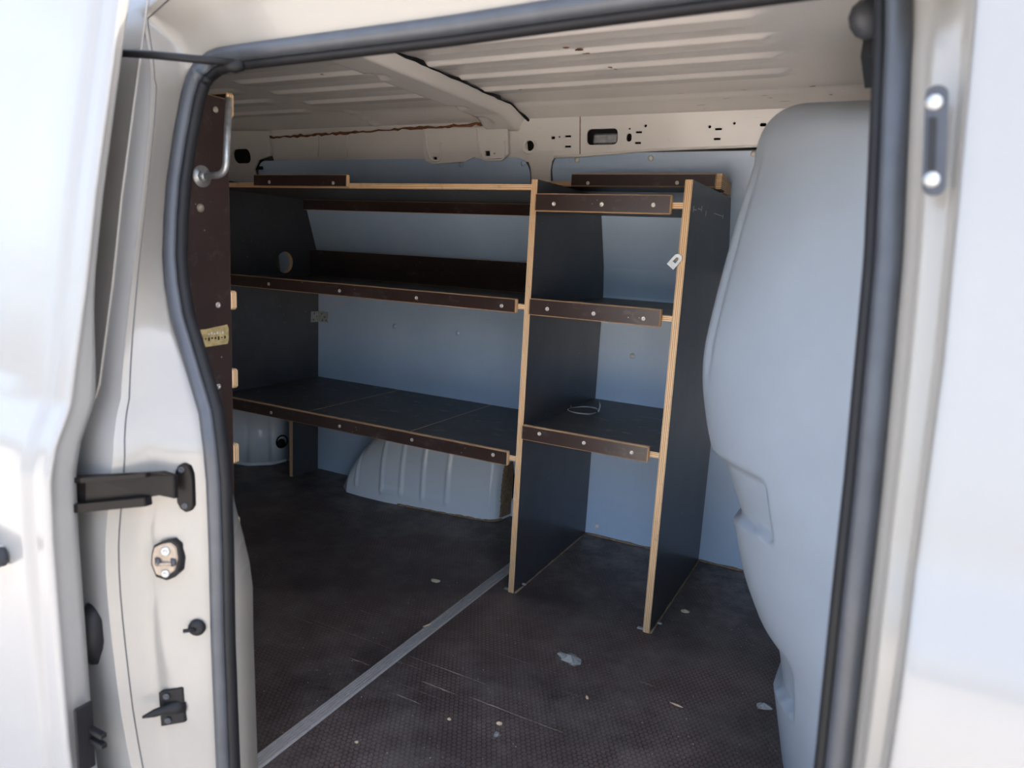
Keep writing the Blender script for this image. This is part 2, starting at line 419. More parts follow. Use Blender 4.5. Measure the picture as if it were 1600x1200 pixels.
# belt anchor plate above the lining, left of the post
outer = [(-.63, 1.375), (-.30, 1.375), (-.30, 1.29), (-.318, 1.278), (-.40, 1.275), (-.43, 1.283), (-.47, 1.268), (-.60, 1.262), (-.628, 1.272), (-.637, 1.30)]
tag(plate('anchor_plate', outer, [rrect(-.588, 1.278, .016, .014, .001), rrect(-.378, 1.293, .019, .016, .001), circ(-.61, 1.278, .003, 8), circ(-.352, 1.292, .003, 8)], .008, lambda u, v, d: Vector((u, yw(v)-.022+d-.012*sm(.03, 0, abs(u+.47)-.0)*0, v)), RAILP, wb), 'white pressed anchor plate with square holes')
for xa in (-.588, -.378): box('shade_backing', (xa-.03, xa+.035, yw(1.28)-.014, yw(1.28)-.011, 1.268 if xa < -.5 else 1.281, 1.305), HOLE_SHADE, wb, 0)  # black sheets that darken the square holes from behind
for x0, x1 in ((-.622, -.565), (-.415, -.315)):
    v = []
    tube('plate_rib', fillet([(x0, yw(1.36)-.026, 1.37), (x0+.006, yw(1.32)-.028, 1.31), (x0+.016, yw(1.27)-.028, 1.272), (x1, yw(1.27)-.028, 1.272), (x1+.004, yw(1.32)-.028, 1.33)], .015), .0035, RAILP, wb, 8)
# upper rail behind the anchor plate
grid('upper_rail', lambda x, z: (x, yw(z)-.004+.012*sm(1.32, 1.29, z), z), lin(-1.38, -.24, 30), lin(1.27, 1.41, 8), RAILP, wb)
for x in (-1.12, -.98): tube('rail_bead', [(x-.01, yw(1.30)-.008, 1.295), (x, yw(1.36)-.008, 1.372)], .003, RAILP, wb, 6)
# rusty roof seam
v = []; f = []; n = 60
for i in range(n+1):
    x = -1.36+i*(1.36-.30)/n; z = 1.366+.022*(i/n)+random.uniform(-.003, .003); h = random.uniform(.002, .006)
    y = yw(z)-.012
    v += [(x, y-.004, z-h), (x, y-.007, z), (x, y-.003, z+h)]
for i in range(n):
    a, b = 3*i, 3*i+3; f += [(a, b, b+1, a+1), (a+1, b+1, b+2, a+2)]
tag(pyd('rust_seam', v, f, RUST, wb), 'rust-brown seam along the roof edge')
# rear corner post with its oval hole
outer = [(-1.74, 1.40), (-1.36, 1.39), (-1.37, 1.30), (-1.44, 1.285), (-1.475, 1.25), (-1.48, 1.12), (-1.74, 1.12)]
plate('corner_post', outer, [rrect(-1.53, 1.300, .10, .055, .025)], .008, lambda u, v, d: Vector((u, yw(v)-.012+d, v)), RAILP, wb)
box('shade_backing', (-1.62, -1.44, yw(1.3)+.01, yw(1.3)+.014, 1.25, 1.35), HOLE_SHADE, wb, 0)  # black sheet giving the oval hole its dark inside
box('corner_post', (XB+.005, -1.47, .45, .54, .29, 1.12), RAILP, wb, .01, 2)

# rear end wall (closed tail doors) and bulkhead-side closing wall
tag(box('wall_left', (XB-.03, XB, -.97, .60, -.05, 1.43), RAILP, None, .002), kind='structure')

# ------------------------------------------------------------------ ceiling
def rib(y, y0, wn=.013, wf=.07, dep=.011):
    d = y-y0
    if d < 0: return dep*max(0, 1+d/wn)
    return dep*max(0, 1-max(0, d-.006)/wf)
RIBS = [(.595, -.27, [-.43, -.296, -.160, -.022, .116], .0085), (.60, -.27, [.325], .0045), (-.425, -.95, [-.285, -.142, -.003, .142], .0085), (-1.03, -1.70, [-.20, -.07, .08, .245], .008)]
def ceil_z(x, y):
    z = 1.428-.035*sm(.30, .42, y)-.05*sm(-.68, -.86, y)
    for x1, x0, ys, dep in RIBS:
        for yy in ys:
            if yy-.02 < y < yy+.08:
                d = abs(y-(yy+.02)); e = .05*(1-math.sqrt(max(0, 1-min(1, d/.06)**2)))
                z -= rib(y, yy, dep=dep)*sm(0, .03, x1-e-x)*sm(0, .03, x-x0-e)
    # long bead bordering the rear roof panel
    if x < -.40:
        yb = .46 if x > -.80 else (.46-.16*sm(-.80, -.90, x) if x > -.90 else .52)
        d = abs(y-yb)
        z -= .007*sm(.02, .004, d)*sm(-.40, -.43, x)
    return z
xs = lin(XB, .93, 170); ys = lin(-.885, .415, 430)
ce = empty('ceiling', (-.4, -.2, 1.43)); tag(ce, kind='structure')
grid('roof_panel', lambda x, y: (x, y, ceil_z(x, y)), xs, ys, ROOFP, ce)
# transverse roof bow with pressed dimples, dark sealant along it
def bow_z(x, y):
    t = (x+.325)/.085
    z = 1.424-.030*sm(.28, .42, y)-.05*sm(-.68, -.86, y)
    z -= .032*(1-sm(.60, 1.0, abs(t)))
    for yy in (-.205, .18, .335):
        d = math.hypot((x+.375)/.05, (y-yy)/.032); z += .007*(1-sm(.7, 1.0, d))
    return z
bow = grid('roof_bow', lambda x, y: (x, y, bow_z(x, y)), lin(-.41, -.24, 26), lin(-.87, .425, 120), ROOFP, ce)
pts = []; f = []
random.seed(3)
for i, y in enumerate(lin(-.84, .425, 46)):
    x = -.238+random.uniform(-.002, .002)+.007*(math.sin(i*.9) > .55); pts.append((x, y, 1.420-.030*sm(.28, .42, y)-.05*sm(-.68, -.86, y)))
tag(tube('sealant_bead', pts, [.0022+.0015*(random.random() > .8)+.0025*(math.sin(i*.9) > .8) for i in range(46)], BLACKP, ce, 6), 'cracked dark sealant along the roof bow')
def blot(name, x, y, z, sx, sy, mat, p, n=9, up=-1):
    v = [(x, y, z+up*.0006)]; a0 = random.random()*6
    for k in range(n):
        r = random.uniform(.55, 1.2); a = 2*math.pi*k/n; v.append((x+sx*r*math.cos(a), y+sy*r*math.sin(a), z+up*.0002))
    return pyd(name, v, [(0, 1+k, 1+(k+1) % n) for k in range(n)], mat, p)
for x, y, sx, sy in ((.150, -.187, .010, .007), (.176, -.176, .011, .009), (.190, -.160, .012, .005), (.198, -.030, .006, .006), (.207, -.016, .006, .005), (.309, -.384, .009, .005), (-.12, .120, .007, .004), (.62, .30, .009, .005), (.40, .335, .014, .002), (.33, .36, .02, .0015), (.45, .30, .012, .0015), (.55, .36, .016, .0015), (.28, .30, .012, .0012), (.50, .33, .01, .0012), (.66, .345, .006, .004)):
    blot('rust_spot', x, y, min(ceil_z(x, y), ceil_z(x+sx, y), ceil_z(x, y+sy), ceil_z(x-sx, y), ceil_z(x, y-sy)), sx, sy, RUST, ce)
# pale inner drip flange above the door
tube('door_head_flange', [(x, -.86+.0*x, interp(x, [-.15, .17, .47, .9], [1.259, 1.266, 1.276, 1.285])) for x in lin(-.15, .82, 20)], .0075, CREAM, ce, 8)
grid('door_head_flange', lambda x, t: (x, -.86+.05*t, interp(x, [-.15, .17, .47, .9], [1.262, 1.269, 1.279, 1.288])+.105*t), lin(XB, .9, 12), [0, .3, .7, 1, 1.25], CREAM, ce)

# ------------------------------------------------------------------ near body side with the door opening
wf = tag(empty('wall_front', (.3, -1.05, -.3)), kind='structure')
# outer edge of the seal (S) and outer edge of the jamb (E), walked around the opening
SL = [(-.03, -.022), (.1, -.03), (.33, -.036), (.49, -.036), (.60, -.038), (.65, -.043), (.70, -.062), (.742, -.09), (.79, -.122), (.836, -.153), (.89, -.178), (.936, -.193), (1.0, -.203), (1.06, -.208), (1.13, -.206), (1.194, -.20), (1.225, -.193), (1.245, -.180), (1.258, -.160), (1.264, -.13), (1.266, -.08)]
ZE = [-.05, .118, .336, .475, .616, .66, .70, .776, .9, 1.035, 1.20, 1.30]; XE = [-.10, -.133, -.157, -.160, -.137, -.142, -.155, -.163, -.168, -.166, -.18, -.22]
def dens(l, k):
    out = []
    for a, b in zip(l, l[1:]):
        for i in range(k): out.append(tuple(p+(q-p)*i/k for p, q in zip(a, b)))
    return out+[l[-1]]
pairs = []
for z, x in dens(SL[:-3], 4):
    ze = z if z < 1.20 else z+(z-1.20)*1.3
    pairs.append(((x, z), (sinterp(ze, ZE, XE), ze)))
lastE = pairs[-1][1]
for z, x in dens(SL[-3:], 4)[1:]:
    t = (x+.16)/.08; pairs.append(((x, z), (lastE[0]+(-.10-lastE[0])*t, lastE[1]+(1.372-lastE[1])*t)))
for x in lin(-.05, .78, 24): pairs.append(((x, interp(x, [-.08, .3, .45, .78], [1.266, 1.271, 1.276, 1.284])), (x-.01, 1.372)))
for a in lin(90, 0, 8)[1:]:
    a = math.radians(a); pairs.append(((.795+.042*math.cos(a), 1.242+.042*math.sin(a)), (.80+.085*math.cos(a), 1.235+.137*math.sin(a))))
for z in lin(1.20, -.03, 50): pairs.append(((interp(z, [-.03, .48, .775, .988, 1.234], [.895, .884, .873, .862, .839]), z), (interp(z, [0, .6, .9, 1.2], [.912, .907, .903, .888]), z)))
pairs += [((.87, -.06), (.90, -.12)), ((.5, -.06), (.5, -.12)), ((0, -.06), (-.05, -.12)), pairs[0]]
def jamb_y(t, z, zs, left):
    """depth across the jamb from outer skin (t=0) to seal (t=1)"""
    a, b = ysk(z), ysl(zs)
    return a+(b-a)*t
US = [0, .04, .08, .14, .2, .28, .36, .44, .52, .6, .68, .76, .84, .92, 1.0]
v = []; f = []
for i, (S, E_) in enumerate(pairs):
    left = S[0] < .2 and S[1] < 1.2 and i < 70
    right = S[0] > .8 and S[1] < 1.2
    for t in US:
        tt = t
        if left:
            k = sm(.72, .60, S[1])       # the lower jamb drops quickly to a broad face turned to the outside
            yt = interp(t, [0, .08, .25, .45, 1], [0, .16, .46, .56, .93])*k+interp(t, [0, .05, .12, .5, 1], [0, .1, .18, .5, .95])*(1-k)
            xt = t
            # pressed swages
            zz = S[1]
            yt -= .12*k*sm(.10, .0, abs(zz-.30+.25*(t-.5)))*sm(.3, .5, t)*sm(1, .8, t)
            yt += .14*k*sm(.05, .0, abs(zz-.70))*sm(.25, .5, t)*sm(1, .8, t)
            yt -= .06*k*sm(.04, 0, abs(zz-.56+.10*t))*sm(.25, .45, t)*sm(1, .8, t)
        elif right:
            yt = interp(t, [0, .04, .14, .60, .68, .84, 1], [0, .03, .30, .36, .62, .72, .95]); xt = t
        else:
            yt = interp(t, [0, .1, .5, 1], [0, .12, .62, .95]); xt = t
        x = E_[0]+(S[0]-E_[0])*xt; z = E_[1]+(S[1]-E_[1])*xt
        a, b = ysk(E_[1]), ysl(S[1]); v.append((x, a+(b-a)*yt, z))
nu = len(US)
for i in range(len(pairs)-1):
    for k in range(nu-1): f.append((i*nu+k, i*nu+k+1, (i+1)*nu+k+1, (i+1)*nu+k))
tag(pyd('door_jamb', v, f, CREAM, wf, True), 'cream painted door opening frame')
# dark body seam along the outer edge of the jamb
tube('body_seam', [(v[i*nu+2][0], v[i*nu+2][1]-.0005, v[i*nu+2][2]) for i in range(0, 74)], .0010, GREYPL, wf, 5)
# outer skin, left of the opening, right of it, sill and header
LZ = [p[1] for p in pairs if p[0][0] < -.02 and p[0][1] < 1.2 and p[1][1] <= 1.2][:66]
lefts = []
for S, E_ in pairs:
    if S[0] > -.1 and S[1] > 1.0: break
    lefts.append(E_)
lefts = [(-.09, -.42), (-.09, -.2)]+lefts+[(-.14, 1.372)]
v = []; f = []; K = [0, .006, .03, .08, .2, .5, 1]
for x, z in lefts:
    for k in K: v.append((x+(XB-x)*k, ysk(z)+(.0025 if k == 0 else 0), z))
for i in range(len(lefts)-1):
    for k in range(len(K)-1): f.append((i*7+k, i*7+k+1, (i+1)*7+k+1, (i+1)*7+k))
pyd('outer_skin', v, f, WHITE, wf, True)
rz = lin(-.42, 1.235, 70)
def rx(z): return interp(z, [0, .6, .9, 1.2, 1.24], [.912, .907, .903, .888, .885])
grid('outer_skin', lambda k, z: (rx(z)+k, ysk(z)+.003*(k < .001), z), [0, .004, .012, .05, .15, .25, .312], rz, WHITE, wf)
grid('outer_skin', lambda x, z: (x, ysk(-.12)+.02*max(0, -.12-z), z), lin(-.09, .93, 6), [-.42, -.25, -.12], WHITE, wf)
# header skin and roof outside
def roof_pt(x, t):
    prof = [(-.943, 1.372), (-.935, 1.392), (-.915, 1.412), (-.87, 1.435), (-.72, 1.47), (-.4, 1.49), (0, 1.488), (.3, 1.465), (.44, 1.42), (.52, 1.32)]
    return (x, prof[t][0], prof[t][1])
grid('outer_roof', lambda x, t: roof_pt(x, t), lin(XB, XF, 30), list(range(10)), WHITE, wf)
tube('roof_gutter', [(x, -.934, 1.398) for x in lin(XB, XF, 12)], .006, RUBBERD, wf, 6)
grid('outer_skin', lambda x, z: (x, ysk(z), z), lin(.80, XF, 10), lin(1.225, 1.372, 5), WHITE, wf)
# inner return of the pillar behind the seal
v = []; f = []; q = 0
for S, E_ in pairs[:66]:
    x, z = S; k = sm(.62, .40, z)
    a = (x+.030, ysl(z)+.004, z); b = (x+.030+(.001)*k-.05*(1-k), ysl(z)+.05, z); c = (x-.02-.05*(1-k), ysl(z)+.055, z)
    v += [a, b, c]
for i in range(65): f += [(3*i, 3*i+1, 3*i+4, 3*i+3), (3*i+1, 3*i+2, 3*i+5, 3*i+4)]
pyd('inner_pillar_return', v, f, CREAM, wf, True)
# the rubber seal: tube plus inner lip
def seal(name, inset, prof, mat, p):
    cen = []
    for i, (S, E_) in enumerate(pairs[:-1]):
        cen.append(Vector((S[0], ysl(S[1]), S[1])))
    v = []; f = []; m_ = len(prof); n = len(cen)
    for i in range(n):
        t = (cen[min(i+1, n-1)]-cen[max(i-1, 0)]).normalized()
        inn = t.cross(Vector((0, -1, 0))).normalized()
        if inn.dot(Vector((.35, -1, .6))-cen[i]) < 0: inn = -inn
        for a, d in prof: v.append(cen[i]+inn*(a+inset)+Vector((0, -1, 0))*d)
    for i in range(n-1):
        for k in range(m_): f.append((i*m_+k, i*m_+(k+1) % m_, (i+1)*m_+(k+1) % m_, (i+1)*m_+k))
    return pyd(name, v, f, mat, p, True)
se = tag(empty('door_seal', (.35, -1.0, -.05)), 'dark rubber seal running around the side door opening', 'seal')
seal('seal_bulb', .011, [(.0125*math.cos(a), .003+.012*math.sin(a)) for a in lin(0, 2*math.pi, 13)[:-1]], RUBBER, se)
seal('seal_lip', .027, [(.0068*math.cos(a), -.006+.010*math.sin(a)) for a in lin(0, 2*math.pi, 11)[:-1]], RUBBERD, se)

# front door panel beyond the right pillar
d2 = tag(empty('door_2', (1.4, -1.1, -.4)), kind='structure')
def fd(x, z): return (x, ysk(z)-.004+(.012 if x < rx(z)+.027 else 0), z)
v = []; f = []; KX = [0, .0008, .006, .05, .15, .3, .6, 1.15]
for z in lin(-.42, 1.29, 80):
    x0 = rx(min(z, 1.24))+.316
    for k in KX: v.append((x0+k, ysk(z)-.003+(.02 if k == 0 else (.0035 if k == .0008 else 0)), z))
for i in range(79):
    for k in range(7): f.append((i*8+k, i*8+k+1, i*8+k+9, i*8+k+8))
pyd('door_skin', v, f, WHITE, d2, True)

w1 = tag(empty('window_recess_1', (-.8, -1.0, .7)), kind='structure')
RECESS_SHADE = plain('window_blank_shade', (.17, .158, .145), .35, var=.06)  # recessed white blank panel; the grey is shade behind the door put into colour
def winpt(x, z): return (x, ysk(z)-.004, z)
grid('recess_shade', winpt, [XB+.15, -1.0, -.5, -.26, -.218, -.212], [.700, .712]+lin(.73, 1.23, 16)+[1.25], RECESS_SHADE, w1)
tube('window_bead', [(-.212, ysk(z)-.001, z) for z in lin(1.34, .735, 24)]+[(-.216, ysk(.715)-.001, .715), (-.228, ysk(.70)-.001, .70), (-.25, ysk(.692)-.001, .692), (-.4, ysk(.692)-.001, .692)], .0022, CREAM, w1, 6)

# ------------------------------------------------------------------ sliding door, pushed back
d1 = tag(empty('door_1', (-.6, -1.15, -.4)), kind='structure')
XD = -.158
def door_prof():
    """(x offset from leading edge, y offset from outer profile)"""
    return [(-1.08, 0), (-.9, 0), (-.6, 0), (-.40, 0), (-.33, 0), (-.315, 0), (-.30, 0), (-.285, 0), (-.25, 0), (-.2, 0), (-.14, 0), (-.09, 0), (-.055, 0), (-.046, .0008), (-.041, .005), (-.037, .0085), (-.030, .009), (-.015, .009), (-.003, .0095), (0, .012), (0, .016), (-.004, .019), (-.006, .030), (-.008, .045), (-.012, .058), (-.06, .062), (-.5, .062), (-1.08, .062)]
dp = door_prof(); zs = lin(-.42, 1.335, 150); v = []; f = []
for z in zs:
    th = 1.0-.62*sm(.70, .92, z)
    for dx, dy in dp:
        y = ydo(z)+(dy if dy < .018 else .018+(dy-.018)*th)
        if dy == 0:
            xx = XD+dx       # shallow pressed field where the window would be
            cx, cz = -.34, 1.215; r = .05
            ex, ez = xx-cx, z-cz
            if ex > 0 and ez > 0: sd_ = math.hypot(ex, ez)-r
            else: sd_ = max(ex, ez)-r
            sd_ = max(sd_, .74-z)
            y += .005*(1-sm(-.008, .008, sd_))
        v.append((XD+dx, y, z))
n = len(dp)
for j in range(len(zs)-1):
    for i in range(n-1): f.append((j*n+i, j*n+i+1, (j+1)*n+i+1, (j+1)*n+i))
f.append(tuple(range(n))); f.append(tuple((len(zs)-1)*n+i for i in range(n)))
tag(pyd('door_skin', v, f, WHITE, d1, True), 'white painted sliding door panel')
# pull handle on its outer skin
tube('door_handle', fillet([(-.52, -1.190, .495), (-.52, -1.222, .495), (-.262, -1.222, .487), (-.258, -1.190, .487)], .012), .0145, GREYPL, d1, 12)
# black end clip at the bottom of the leading edge
ck = box('edge_clip', (-.147, -.141, -1.168, -1.140, .15, .262), BLACKP, d1, .002)
box('clip_prong', (-.143, -.110, -1.150, -1.140, .212, .220), BLACKP, ck, .001)
box('clip_prong', (-.143, -.110, -1.150, -1.140, .195, .203), BLACKP, ck, .001)
# upper guide arm with its roller
ua = tube('upper_guide_arm', [(-.33, -1.005, 1.243), (-.25, -.997, 1.240), (-.16, -.987, 1.232), (-.09, -.968, 1.226), (-.05, -.932, 1.227)], .0058, BLACKP, d1, 10)
tube('roller', [(-.066, -.938, 1.223), (-.052, -.930, 1.223), (-.040, -.924, 1.223)], [.007, .010, .006], BLACKP, ua, 10)
# middle hinge arm from the pillar to the door
ma = empty('middle_guide_arm', (-.1, -1.07, .55)); 
tag(ma, 'black steel guide arm bolted to the door pillar below the black label', 'bracket')
def prism(name, outline, y0f, y1f, mat, p, bev=.0015):
    bm = bmesh.new(); a = [bm.verts.new((x, y0f(x), z)) for x, z in outline]; b = [bm.verts.new((x, y1f(x), z)) for x, z in outline]
    bm.faces.new(a); bm.faces.new(b[::-1]); n = len(a)
    for i in range(n): bm.faces.new((a[i], b[i], b[(i+1) % n], a[(i+1) % n]))
    if bev: bmesh.ops.bevel(bm, geom=bm.edges[:], offset=bev, segments=2, affect='EDGES')
    return frombm(name, bm, mat, p)
JX, JY = [-.16, -.14, -.12, -.093, -.036, 0], [-1.098, -1.075, -1.053, -1.043, -1.007, -.99]
def jy(x): return interp(x, JX, JY)                  # broad face of the lower jamb
def jn(off): return lambda x: jy(x)-off
ya = lambda x: interp(x, [-.23, -.14, -.115, -.075, -.04], [-1.128, -1.118, -1.10, -1.062, -1.03])
prism('arm', [(-.22, .603), (-.156, .612), (-.108, .620), (-.081, .621), (-.071, .622), (-.058, .615), (-.058, .578), (-.073, .586), (-.081, .583), (-.159, .570), (-.22, .560)], lambda x: ya(x)-.004, lambda x: ya(x)+.004, BLACKM, ma, .001)
prism('arm_flange', [(-.22, .563), (-.159, .573), (-.081, .585), (-.080, .571), (-.159, .560), (-.22, .548)], lambda x: ya(x)-.016, lambda x: ya(x)-.003, BLACKM, ma, .001)
prism('arm_flange', [(-.22, .604), (-.156, .613), (-.081, .622), (-.081, .615), (-.156, .605), (-.22, .596)], lambda x: ya(x)-.012, lambda x: ya(x)-.003, BLACKM, ma, .001)
prism('mounting_plate', [(-.074, .600), (-.074, .614), (-.070, .624), (-.065, .628), (-.058, .624), (-.054, .612), (-.053, .600), (-.053, .560), (-.057, .552), (-.062, .549), (-.069, .555), (-.073, .565), (-.073, .580)], jn(.005), jn(-.006), BLACKM, ma, .0008)
JN = (.53, -.85, 0)
for x, z in ((-.066, .618), (-.063, .560)): screw(ma, (x, jy(x)-.005, z), JN, .005, ZINC if z < 0 else GREYPL, 'bolt')
# striker plate
sp_ = tag(empty('striker_plate', (-.085, -1.04, .44)), 'brass coloured latch striker with black gasket on the cream door pillar', 'latch')
o2 = [(-.109, .463), (-.107, .482), (-.103, .495), (-.090, .503), (-.078, .506), (-.069, .497), (-.067, .474), (-.072, .452), (-.086, .437), (-.102, .442)]
def ins(o, k):
    cx = sum(a for a, b in o)/len(o); cz = sum(b for a, b in o)/len(o); return [(cx+(a-cx)*k, cz+(b-cz)*k) for a, b in o]
prism('gasket', o2, jn(.009), jn(-.008), RUBBERD, sp_, .001)
prism('striker_body', ins(o2, .84), jn(.0108), jn(-.004), STRIKER, sp_, .001)
screw(sp_, (-.085, jy(-.085)-.0108, .487), JN, .0075, ZINC, 'bolt'); screw(sp_, (-.086, jy(-.086)-.0108, .450), JN, .0065, ZINC, 'bolt')
for x in (-.096, -.076): tube('roller_socket', [(x-.001, jy(x)-.013, .469), (x, jy(x)-.008, .469)], .0068, GREYPL, sp_, 12)
tube('latch_bar', [(-.096, jy(-.096)-.0135, .466), (-.076, jy(-.076)-.0135, .467)], .0026, STRIKER, sp_, 8)
# rubber buffer
bf = tag(empty('rubber_buffer', (-.056, -1.03, .34)), 'small round black rubber buffer beside the seal, below the striker', 'buffer')
bc = Vector((-.055, jy(-.055), .354)); bn = Vector(JN).normalized()
tube('buffer_disc', [bc-bn*.006, bc+bn*.003, bc+bn*.006, bc+bn*.007], [.0135, .0135, .009, .0055], RUBBERD, bf, 16)
tube('buffer_pin', [bc+bn*.006, bc+Vector((-.008, -.020, .0))], .0032, BLACKP, bf, 8)
# centring wedge
wg = tag(empty('centring_wedge', (-.09, -1.04, .17)), 'black centring pin on a square plate, lowest fitting on the door pillar', 'bracket')
prism('wedge_plate', [(-.105, .242), (-.070, .253), (-.069, .189), (-.103, .180)], jn(.009), jn(-.008), BLACKP, wg, .0012)
screw(wg, (-.092, jy(-.092)-.009, .236), JN, .0055, GREYPL, 'bolt'); screw(wg, (-.091, jy(-.091)-.009, .193), JN, .0055, GREYPL, 'bolt')
tube('wedge_pin', [(-.074, -1.030, .216), (-.083, -1.044, .216), (-.090, -1.056, .216), (-.097, -1.070, .2155), (-.104, -1.086, .215)], [.012, .0115, .0075, .0065, .002], BLACKP, wg, 10)
# black label, dark rear rubber stop, reddish catch
tag(box('pillar_label', (-.186, -.162, -1.037, -1.020, .737, .764), BLACKP, wf, .001), 'small black sticker on the door pillar')
tag(tube('door_stop', [(-.215, -1.075, .385), (-.202, -1.098, .36), (-.202, -1.10, .33), (-.212, -1.085, .29), (-.225, -1.07, .265)], [.012, .024, .026, .020, .006], BLACKP, None, 12), 'dark grey rounded rubber stop between sliding door and pillar', 'door stop')
tag(box('door_catch', (-.285, -.256, -1.012, -.985, 1.078, 1.098), plain('reddish_plastic', (.09, .03, .025), .4), wf, .004, 2), 'small reddish brown catch on the body')
# oval latch in the right pillar
la = tag(empty('pillar_latch', (.873, -.99, 1.04)), 'oval dark striker recess with two bright bolts on the right door pillar', 'latch')
def yl(z): return interp(z, [1.04, 1.13], [-1.002, -.985])
bm = bmesh.new()
oo = [(.866+.008*0, 0)]
tl = lambda u, v, d: Vector((u-.10*(v-1.085), yl(v)-.002+d, v))
plate('latch_plate', rrect(.8735, 1.086, .0175, .094, .008), [], .006, tl, GREYPL, la)
plate('latch_slot', rrect(.871, 1.083, .006, .045, .002), [], .009, tl, HOLE_SHADE, la)
for z in (1.118, 1.052): screw(la, (.8715-.10*(z-1.085), yl(z)-.005, z), (0, -1, 0), .0062, ZINC, 'bolt', dome=True)
# dark trim at the head of the right pillar
tag(box('trim_1', (.792, .93, -.80, -.62, 1.20, 1.43), RUBBERD, None, .012, 2), kind='structure')
tube('trim_cap', [(.795, -.81, 1.245), (.805, -.825, 1.245)], [.022, .018], GREYPL, bpy.data.objects['trim_1'], 12)

# ------------------------------------------------------------------ bulkhead
ZB = [-.04, .164, .262, .29, .36, .482, .605, .682, .76, .837, 1.049, 1.16]
XBk = [.795, .748, .722, .705, .672, .634, .582, .560, .547, .549, .581, .603]
def bulk(t, z):
    """t 0 = beside the door pillar, 1 = the rounded corner, 2 = far wall; z runs over the top into the shoulder"""
    xs_ = sinterp(min(z, 1.16), ZB, XBk)
    xn = .905
    if t <= 1:
        y = -.62+(.32)*t**1.0; u = t
        x = xn+(xs_-xn)*(1-(1-u)**1.35)*.985+ (xs_-xn)*.015*u
    else:
        k = t-1; y = -.30+.86*k; x = xs_+.10*k*k+.012*k
    # grab recesses pressed into the corner
    r1 = sm(.472, .479, z-.04*(1-min(t, 1)))*sm(.605, .590, z)*sm(.50, .56, t-.10*(.6-z))
    r2 = sm(.142, .149, z-.06*(1-min(t, 1)))*sm(.280, .262, z)*sm(.50, .56, t-.10*(.27-z))
    x += .020*r1+.020*r2; y += .006*(r1+r2)*(t <= 1)
    # raised edge roll of the upper half
    g = sm(.72, .80, z)*sm(1.2, 1.1, z)
    x += .006*g*sm(.05, .0, abs(t-.90))
    # shoulder: roll the top over
    top = 1.265-.075*(1-min(t, 1))
    if z > 1.16:
        q = (z-1.16)/.12; zz = 1.16+(top-1.16)*math.sin(min(1, q)*math.pi/2); x += .085*(1-math.cos(min(1, q)*math.pi/2))**1.3
        if q > 1: x += (q-1)*.9
        z = zz
    return (min(x, .93), min(y, yw(z)-.006), z)
bts = lin(0, .4, 9)+lin(.43, 1.0, 28)+lin(1.03, 1.15, 6)+lin(1.2, 2.0, 12)
bzs = lin(-.005, 1.16, 136)+lin(1.166, 1.28, 20)+[1.30, 1.35]
bh = grid('bulkhead', bulk, bts, bzs, BULK, None)
tag(bh, 'moulded light blue-grey plastic bulkhead at the front end of the load bay', 'bulkhead')
# the part of the partition beside the pillar, and the wall above
tag(box('wall_right', (.935, .95, -.97, .60, -.05, 1.43), CREAM, None, .002), kind='structure')

# ------------------------------------------------------------------ wheel arch
def yf(x): return interp(x, [-1.01, -.95, -.88, -.76, -.63, -.49, -.39, -.335, -.312, -.298, -.29], [.44, .392, .386, .388, .405, .425, .440, .452, .468, .50, .55])
def hh(x): return interp(x, [-1.01, -1.0, -.985, -.96, -.92, -.86, -.78, -.65, -.5, -.40, -.33, -.30, -.29], [.0, .02, .055, .10, .165, .235, .29, .33, .315, .285, .245, .225, .215])
def arch(x, t):
    a = t*math.pi/2; e = .42; Y = .5555
    y = Y-(Y-yf(x))*(max(0, math.cos(a))**e); z = hh(x)*(math.sin(a)**.85 if a > 0 else 0)
    front = sm(.75, .6, t)
    d = 0
    for xr in (-.90, -.775, -.69, -.60, -.50): d += .006*sm(.011, .003, abs(x-xr))*sm(.035, .05, z)
    d += .006*sm(.010, .003, abs(z-.045))*sm(-.785, -.775, x)*sm(-.49, -.50, x)
    y -= d*front; z += d*(1-front)*.6
    return (x, y, z)
wa = empty('wheel_arch', (-.65, .5, 0)); tag(wa, 'pale blue-white ribbed wheel arch under the lowest long shelf', 'wheel arch')
grid('arch_shell', arch, lin(-1.01, -.29, 150), [i/40 for i in range(41)], ARCHP, wa)
# mud stain and flange plate with its hole
plate('flange_plate', [(-.34, .0), (-.262, 0), (-.262, .30), (-.33, .30)], [[(-.283, .075), (-.292, .058), (-.304, .062), (-.318, .085), (-.326, .12), (-.325, .16), (-.318, .19), (-.303, .205), (-.288, .20), (-.281, .16)], rrect(-.300, .030, .009, .016, .004)], .005, lambda u, v, d: Vector((u, .549+d, v)), ARCHP, wa)
box('shade_backing', (-.335, -.265, .5545, .5565, .02, .22), HOLE_SHADE, wa, 0)  # black sheet as painted shade behind the flange hole
v = []; f = []
MX = lin(-.305, -.2905, 9)
for i in range(25):
    z = .01+i*.0085
    for k, xx in enumerate(MX):
        tt = math.asin(min(1, (z/hh(xx))**(1/.85)))*2/math.pi; P = arch(xx, tt); v.append((P[0]+.0012+(random.uniform(-.006, .003) if k == 0 else 0), P[1]-.0012-.0012*math.sin(math.pi*k/8), P[2]))
for i in range(24):
    for k in range(8):
        f.append((9*i+k, 9*i+k+1, 9*i+k+10, 9*i+k+9))
tag(pyd('mud_stain', v, f, DIRT, wa, True), 'brown dried mud down the front end of the arch')
# dried mud bead where the arch meets the floor
tube('mud_bead', [(x, yf(x)-.002, .001) for x in lin(-.70, -.30, 30)], [random.uniform(.002, .007) for _ in range(30)], DIRT, wa, 6)

